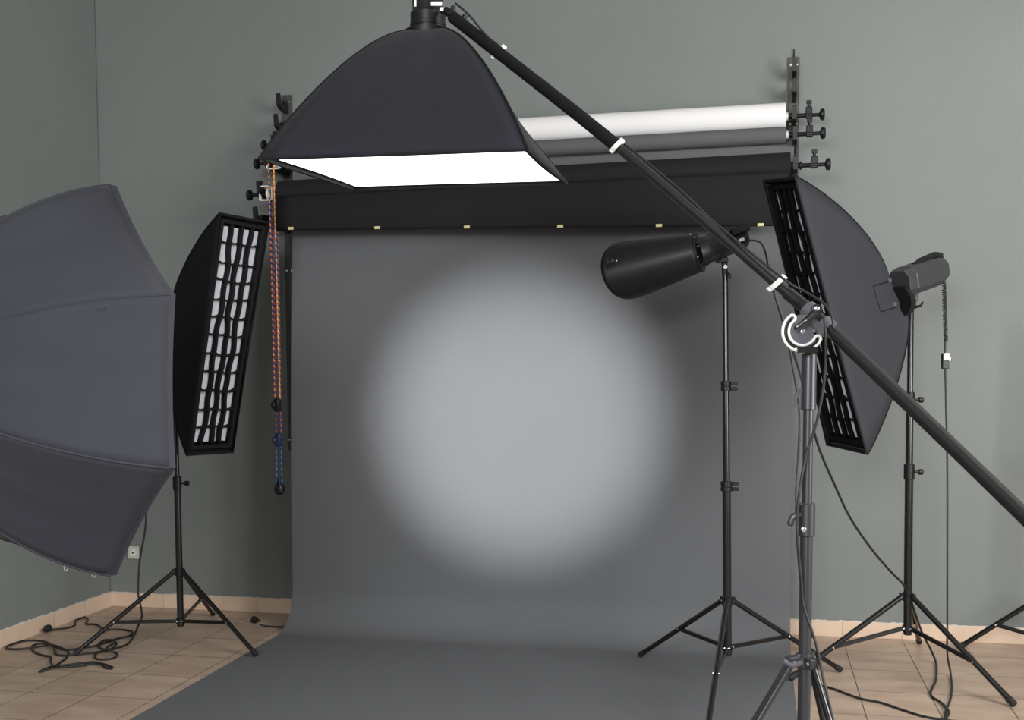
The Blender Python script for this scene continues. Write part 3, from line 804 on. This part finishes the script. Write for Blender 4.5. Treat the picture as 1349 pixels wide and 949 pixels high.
c2_, n2_, a2_ = softbox(sbr, [RTL, RTR, RBR, RBL], AR, ring=.06, bend=.55, mshell=FABSTRIP, sag=.003, lip=.006, recess=.032, mlip=FABBLK, flat=True)
grid_cells(sbr, [RTL, RTR, RBR, RBL], a2_/a2_.dot(n2_), 4, 12, .024, GRIDGLOSS, thick=.008, off=-.025, border=.022, jit=.007, seed=9)
# velcro flap around the flash head
def fabric_line(t, name, pix, r, m, k=6, lift=.003):
    P = []
    for i in range(len(pix)-1):
        for j in range(k):
            f = j/k; h = on_fabric(t, pix[i][0]*(1-f)+pix[i+1][0]*f, pix[i][1]*(1-f)+pix[i+1][1]*f, lift)
            if h: P.append(h)
    if len(P) > 1: MB().path(P, r, 6).build(name, m, t)
fabric_line(sbr, 'flap_edge', [(1181, 368), (1150, 377), (1160, 411), (1184, 404)], .0028, FABBLK)
for u_, v_ in ((1171, 370), (1178, 401)):
    h = on_fabric(sbr, u_, v_, .004)
    if h: MB().box(h, (.022, .006, .018), (RT, FW, UP)).build('velcro_patch', BPLA, sbr, smooth=False)
# flash head
h0 = PD(1184, 374, dr+.22); h1 = PD(1238, 355, dR-.02)
axR = (h0-h1).normalized()
hdR, bR_, sR_, uR_ = strobe('flash_head', 'grey black boxy flash head behind the leaning right strip softbox', h0, axR, L=(h0-h1).length, r=.062, octo=True, m=mat('head_plastic', (.035, .035, .038), .45))
m = MB(); q0 = PD(1196, 392, dR-.05); m.rod(q0+V((0, 0, .05)), topR+V((0, 0, .0)), .016)
m.box(PD(1199, 402, dR-.02), (.045, .04, .035), (RT, FW, UP)); m.box(PD(1203, 388, dR-.03), (.04, .03, .06), (RT, FW, UP)); m.build('tilt_bracket', BPLA, hdR)
MB().lathe(PD(1202, 403, dR-.05), -FW, [(0, .008), (.008, .007)], 12).build('bolt', CHROME, hdR)
MB().lathe(PD(1189, 372, dR-.14), -FW, [(0, .004), (.008, .003)], 12).build('bolt', CHROME, hdR)
MB().path([PD(1206, 405, dR-.05), PD(1213, 403, dR-.05), PD(1216, 398, dR-.05)], [.006, .006, .004], 8).build('tilt_handle', BPLA, hdR)

# ---- background reflector light
dE = 5.05
baseE = PD(958.5, 860, dE); topE = PD(955.5, 362, dE)
feetE = [PF(843, 866, .004), PF(1108, 886, .0), PF(926, 1005, .004)]
est, atE = stand('black light stand on the grey paper carrying the background light', 'light_stand', baseE, topE, zat(958, 792, dE), zat(958, 853, dE), feetE,
      [(baseE.z-.015, zat(958, 645, dE), .0185), (zat(958, 650, dE), zat(957, 512, dE), .0155), (zat(957, 515, dE), topE.z, .0125)],
      knobs=[(zat(958, 641, dE), 'clip'), (zat(957, 509, dE), 'clip')], rr=.0115, att=.5)
# white lettering stripe on the front leg
f0 = PD(921, 333, dE-.08); f1 = PD(984, 311, dE+.05); axE = (f0-f1).normalized()
hdE = thing('background_light', 'black flash head with a long scoop reflector on the stand before the grey paper', 'studio light', f0)
Lb = (f1-f0).length
MB().lathe(f0+axE*.03, -axE, [(0, .058), (.034, .064), (.05, .064), (.054, .060), (.06, .058), (.11, .058), (.112, .061), (.125, .061), (.127, .056), (Lb-.02, .054), (Lb, .047)], 40).build('body', BPLA, hdE)
MB().box(PD(975, 303, dE-.04), (.10, .05, .030), (-axE, FW, axE.cross(FW).normalized())).build('control_panel', BPLA, hdE)
MB().box(PD(977, 316, dE-.035), (.03, .01, .012), (-axE, FW, axE.cross(FW).normalized())).build('name_label', WHITEPL, hdE)
# oblique-cut reflector: long towards the camera side, short at the far side
ra = (PD(812, 361, dE+.06)-f0).normalized(); rx = (FW*-1-ra*(FW*-1).dot(ra)).normalized(); ry = ra.cross(rx)
if ry.z < 0: ry = -ry
rows = []
nR_ = 56
for i in range(25):
    f = i/24; row = []
    for k in range(nR_+1):
        a = 2*PI*k/nR_+PI                       # 0 = towards camera, pi/2 = up
        ca2 = math.cos(a)
        Lr = .262+(.140*ca2**.55 if ca2 > 0 else -.13*(-ca2)**.7)
        z_ = Lr*f; rr_ = .080+.155*z_
        dn = 0
        row.append(f0+ra*(z_)+rx*(rr_*math.cos(a))+ry*(rr_*math.sin(a)+dn*.9))
    rows.append(row)
rf = MB().grid(rows).build('scoop_reflector', BPLA, hdE, angle=60, solid=.002)
MB().lathe(f0-ra*.004, ra, [(0, .06), (.0, .084), (.010, .084), (.012, .06)], 36).build('reflector_collar', BPLA, hdE)
for (u_, v_) in ((909, 309), (915, 313), (919, 325), (919, 339)):
    MB().lathe(PD(u_, v_, dE-.155), -FW, [(0, .003), (.006, .0025)], 10).build('rivet', CHROME, rf)
m = MB(); q0 = PD(810, 345, dE-.12); m.rod(q0, PD(797, 346, dE-.12), .006); m.lathe(PD(801, 346, dE-.12), -RT, [(0, .012), (.003, .017), (.010, .017), (.013, .012)], 14); m.build('reflector_knob', BPLA, rf)
for u_ in (807, 812): MB().lathe(PD(u_, 344, dE-.085), -FW, [(0, .004), (.006, .003)], 10).build('rivet', CHROME, rf)
m = MB(); m.rod(topE-V((0, 0, .02)), PD(954, 338, dE), .013); m.box(PD(951, 343, dE-.01), (.05, .036, .022), (RT, FW, UP)); m.build('tilt_bracket', BPLA, hdE)
MB().lathe(PD(955, 352, dE-.02), -FW, [(0, .010), (.012, .009)], 14).build('bolt', CHROME, hdE)
MB().path([PD(957, 359, dE-.02), PD(961, 362, dE-.03), PD(962, 368, dE-.03)], [.006, .007, .004], 8).build('tilt_handle', BPLA, hdE)

# ---- stand at the far right, mostly out of frame
dF = 5.5
bF = PD(1392, 835, dF); tF = PD(1392, 420, dF)
stand('black light stand mostly outside the right edge, only one leg and brace in view', 'light_stand', bF, tF, zat(1392, 780, dF), zat(1392, 845, dF),
      [PF(1262, 857, 0), V((bF.x+.32, bF.y+.22, 0)), V((bF.x+.3, bF.y-.38, 0))], [(bF.z-.05, zat(1392, 600, dF), .0175), (zat(1392, 605, dF), tF.z, .013)], knobs=[(zat(1392, 598, dF), 'knob')], rr=.0125, att=.58)

# ------------------------------------------------------------------ cables
def cable(name, label, pts, r=.0035, k=8, cat='cable', group=None):
    P = spline(pts, k)
    for q in P: q.z = max(q.z, r)
    return tag(MB().path(P, r, 8).build(name, CORD, None, angle=60, origin=P[-1]), label, cat, group)
D = lambda u, v, d: PD(u, v, d)
# boom cable: along the arm, loops over the joint and down the pole
cable('power_cable', 'black cable clipped along the boom arm from the overhead flash head to the tilt joint',
      [D(600, 4, 3.3), D(618, 20, 3.28), D(640, 46, 3.26), D(660, 63, 3.24), D(720, 116, 3.18), D(760, 150, 3.13), D(817, 186, 3.04), D(900, 254, 2.92), D(940, 292, 2.87), D(1030, 366, 2.75), D(1060, 384, 2.72), D(1085, 400, 2.68), D(1096, 418, 2.655), D(1098, 432, 2.65)], .0032)
cable('power_cable', 'thin grey cable hanging from the tilt joint and winding down the boom stand pole',
      [D(1086, 418, 2.655), D(1088, 450, 2.66), D(1086, 500, 2.67), D(1076, 556, 2.68), D(1062, 600, 2.69), D(1053, 650, 2.685), D(1050, 700, 2.685), D(1056, 770, 2.69), D(1059, 800, 2.69), D(1074, 845, 2.68), D(1086, 900, 2.66), D(1100, 960, 2.6)], .0032)
cable('power_cable', 'black cable hanging from the clip on the boom arm and down behind the pole',
      [D(1020, 386, 2.80), D(1034, 430, 2.80), D(1044, 480, 2.80), D(1053, 540, 2.80), D(1052, 600, 2.80), D(1049, 650, 2.78), D(1051, 720, 2.76), D(1058, 790, 2.76), D(1070, 840, 2.80)], .0030)
cable('power_cable', 'black cable crossing the wall from behind the boom stand to the right light stand',
      [D(1066, 540, 4.6), D(1078, 588, 4.7), D(1100, 640, 4.8), D(1121, 684, 4.9), D(1150, 726, 5.0), D(1175, 755, 5.1), D(1191, 772, 5.19), PD(1203, 800, 5.25), PD(1214, 832, 5.36), PD(1226, 856, 5.47), PF(1233, 874, .006), PF(1233, 895, .006), PF(1226, 915, .006), PF(1240, 926, .006), PF(1250, 938, .010), PF(1246, 948, .006), PF(1235, 975, .006)], .0052)
cable('power_cable', 'cable with inline dimmer hanging from the right flash head down to the floor',
      [D(1237, 366, 5.2), D(1242, 366, 5.2), D(1245, 376, 5.2), D(1246, 420, 5.2), D(1245, 468, 5.2), D(1246, 520, 5.2), D(1248, 620, 5.2), D(1248, 760, 5.2), D(1248, 820, 5.2), D(1248, 862, 5.2), PF(1252, 885, .02), PF(1254, 905, .006), PF(1252, 922, .006), PF(1246, 938, .006), PF(1244, 960, .006)], .0045)
# coiled upper part of that cable and the dimmer as its own thing
pc = []
for i in range(26*8):
    f = i/(26*8); c = D(1243.5+2.5*f, 372+78*f, 5.2); a = i/8*2*PI; pc.append(c+RT*(.008*math.cos(a))+FW*(.008*math.sin(a)))
tag(MB().path(pc, .0026, 5).build('coiled_cord', CORD, None, angle=60, origin=pc[-1]), 'tight coil of black cord wound below the right flash head', 'cord')
q = D(1245, 476, 5.19)
t = thing('inline_controller', 'small black and white inline controller hanging on the cable at right', 'controller', q)
MB().box(q, (.030, .022, .070), (RT, FW, UP)).build('case', BPLA, t)
MB().box(q+RT*.004+UP*.02-FW*.010, (.024, .006, .03), (RT, FW, UP)).build('white_cover', CREAM, t)
MB().box(q+RT*.020+UP*.012, (.006, .006, .02), (RT, FW, UP)).build('slider', CHROME, t)
cable('power_cable', 'black cable crossing the tiles between the boom stand and right stand',
      [PF(1052, 900, .006), PF(1072, 902, .006), PF(1095, 907, .006), PF(1131, 920, .006), PF(1160, 926, .006), PF(1190, 936, .006), PF(1220, 945, .006), PF(1262, 952, .006), PF(1300, 966, .006)], .0052)
cable('power_cable', 'short black cable looping from the back of the background light behind the boom arm',
      [D(985, 318, 5.05), D(992, 317, 5.05), D(1002, 320, 5.05), D(1008, 332, 5.04), D(1012, 352, 5.0), D(1018, 380, 4.9), D(1030, 420, 4.8), D(1050, 480, 4.7), D(1066, 540, 4.6)], .0042)
# left pile
def cl_(x, y, z=.006):
    p = PF(x*.1992, 760+y*.1992, z); p.x = max(p.x, XL+.035); return p
cable('extension_cable', 'black extension cable hanging behind the octagonal softbox and tangled on the tiles',
      [AS+V((0, 0, -.08)), D(214, 560, 5.86), D(200, 620, 5.9), D(194, 660, 5.9), D(191, 700, 5.9), D(184, 740, 5.9), D(182, 780, 5.9), D(185, 797, 5.9), D(187, 812, 5.9), cl_(920, 310, .05), cl_(890, 380), cl_(850, 440), cl_(790, 468), cl_(680, 495), cl_(560, 510), cl_(430, 522), cl_(370, 512), cl_(352, 470, .014), cl_(300, 430), cl_(180, 422), cl_(60, 435), cl_(5, 460), cl_(50, 478), cl_(150, 478), cl_(300, 458), cl_(350, 460, .018), cl_(430, 485), cl_(560, 470), cl_(650, 452), cl_(760, 415), cl_(860, 390), cl_(872, 365), cl_(800, 350), cl_(690, 350), cl_(655, 325), cl_(625, 315), cl_(570, 312), cl_(580, 280), cl_(540, 267), cl_(495, 270), cl_(490, 290), cl_(495, 320), cl_(440, 340), cl_(350, 352), cl_(270, 362), cl_(240, 362)], .0052)
cable('extension_cable', 'looser bundle of black cable lying in loops near the tripod foot',
      [cl_(700, 432, .018), cl_(740, 418, .018), cl_(770, 440), cl_(745, 475), cl_(690, 482), cl_(650, 460), cl_(670, 430), cl_(710, 418), cl_(760, 430, .02), cl_(700, 480, .02), cl_(770, 505), cl_(760, 535), cl_(690, 548), cl_(630, 540), cl_(640, 505), cl_(700, 487, .02)], .0052)
cable('extension_cable', 'folded length of black cable in front of the tangled heap on the tiles',
      [cl_(745, 600), cl_(690, 580), cl_(620, 566), cl_(540, 572), cl_(420, 588), cl_(330, 600), cl_(260, 630), cl_(330, 606, .014), cl_(390, 575), cl_(440, 535), cl_(448, 500, .014), cl_(400, 468, .02), cl_(320, 446), cl_(250, 445), cl_(208, 465), cl_(230, 500), cl_(290, 522), cl_(332, 530), cl_(335, 560), cl_(352, 590, .012), cl_(420, 598, .012), cl_(530, 590, .006), cl_(640, 575, .012), cl_(700, 604), cl_(742, 608)], .0052)
def plug(label, c, d):
    d = V(d); d.z = 0; d.normalize(); t = thing('mains_plug', label, 'plug', c)
    c = V(c)+V((0, 0, .020)); 
    MB().lathe(c, d, [(-.002, .012), (0, .019), (.018, .019), (.03, .012), (.045, .008), (.06, .006)], 20).build('plug_body', RUB, t)
    s = V((-d.y, d.x, 0))
    for k in (-1, 1): MB().lathe(c+s*(k*.009), -d, [(0, .0026), (.018, .0024)], 10).build('pin', CHROME, t)
    MB().box(c+V((0, 0, .0165))+d*.008, (.012, .006, .003), (d, s, V((0, 0, 1)))).build('earth_contact', CHROME, t)
pp = cl_(222, 358, 0); plug('black mains plug at the end of the tangled cable by the left skirting', pp, cl_(300, 362, 0)-pp)
pp = PF(334, 821, 0); plug('black mains plug lying beside the left edge of the grey paper', pp, PF(350, 825, 0)-pp)
cable('extension_cable', 'short black cable running from a plug under the grey paper edge', [PF(342, 823, .018), PF(350, 825, .006), PF(362, 826, .006), PF(374, 826, .006)], .0048)

# ------------------------------------------------------------------ light
def area(name, loc, target, sx, sy, e, col=(1, 1, 1)):
    l = bpy.data.lights.new(name, 'AREA'); l.shape = 'RECTANGLE'; l.size = sx; l.size_y = sy; l.energy = e; l.color = col
    o = bpy.data.objects.new(name, l); C.objects.link(o); o.location = loc
    o.rotation_euler = (V(target)-V(loc)).to_track_quat('-Z', 'Y').to_euler(); return o
area('window_light', (2.9, -3.8, 2.3), (-1.0, -.6, 1.1), 1.8, 2.2, 160, (1, .99, .975))
area('rear_window_light', (-.9, -8.6, 2.75), (-1.0, 0, 1.1), 2.2, 1.1, 215, (.97, .99, 1))
s = bpy.data.lights.new('snooted_flash', 'SPOT'); s.energy = 2350; s.spot_size = math.radians(18.8); s.spot_blend = .85; s.shadow_soft_size = .04; s.color = (.98, .985, 1)
so = bpy.data.objects.new('snooted_flash', s); C.objects.link(so); so.location = (-.85, -5.9, 1.55)
so.rotation_euler = (V((-1.215, -.33, 1.155))-V(so.location)).to_track_quat('-Z', 'Y').to_euler()
w = bpy.data.worlds.new('room'); bpy.context.scene.world = w; w.use_nodes = True
w.node_tree.nodes['Background'].inputs[0].default_value = (.93, .97, 1, 1); w.node_tree.nodes['Background'].inputs[1].default_value = .27
vs_ = bpy.context.scene.view_settings
vs_.view_transform = 'Standard'; vs_.look = 'None'; vs_.exposure = 0.2; vs_.gamma = 1; vs_.use_curve_mapping = False
for o in bpy.data.objects:
    for k in ('_wx', '_wy', '_wz'):
        if k in o: del o[k]
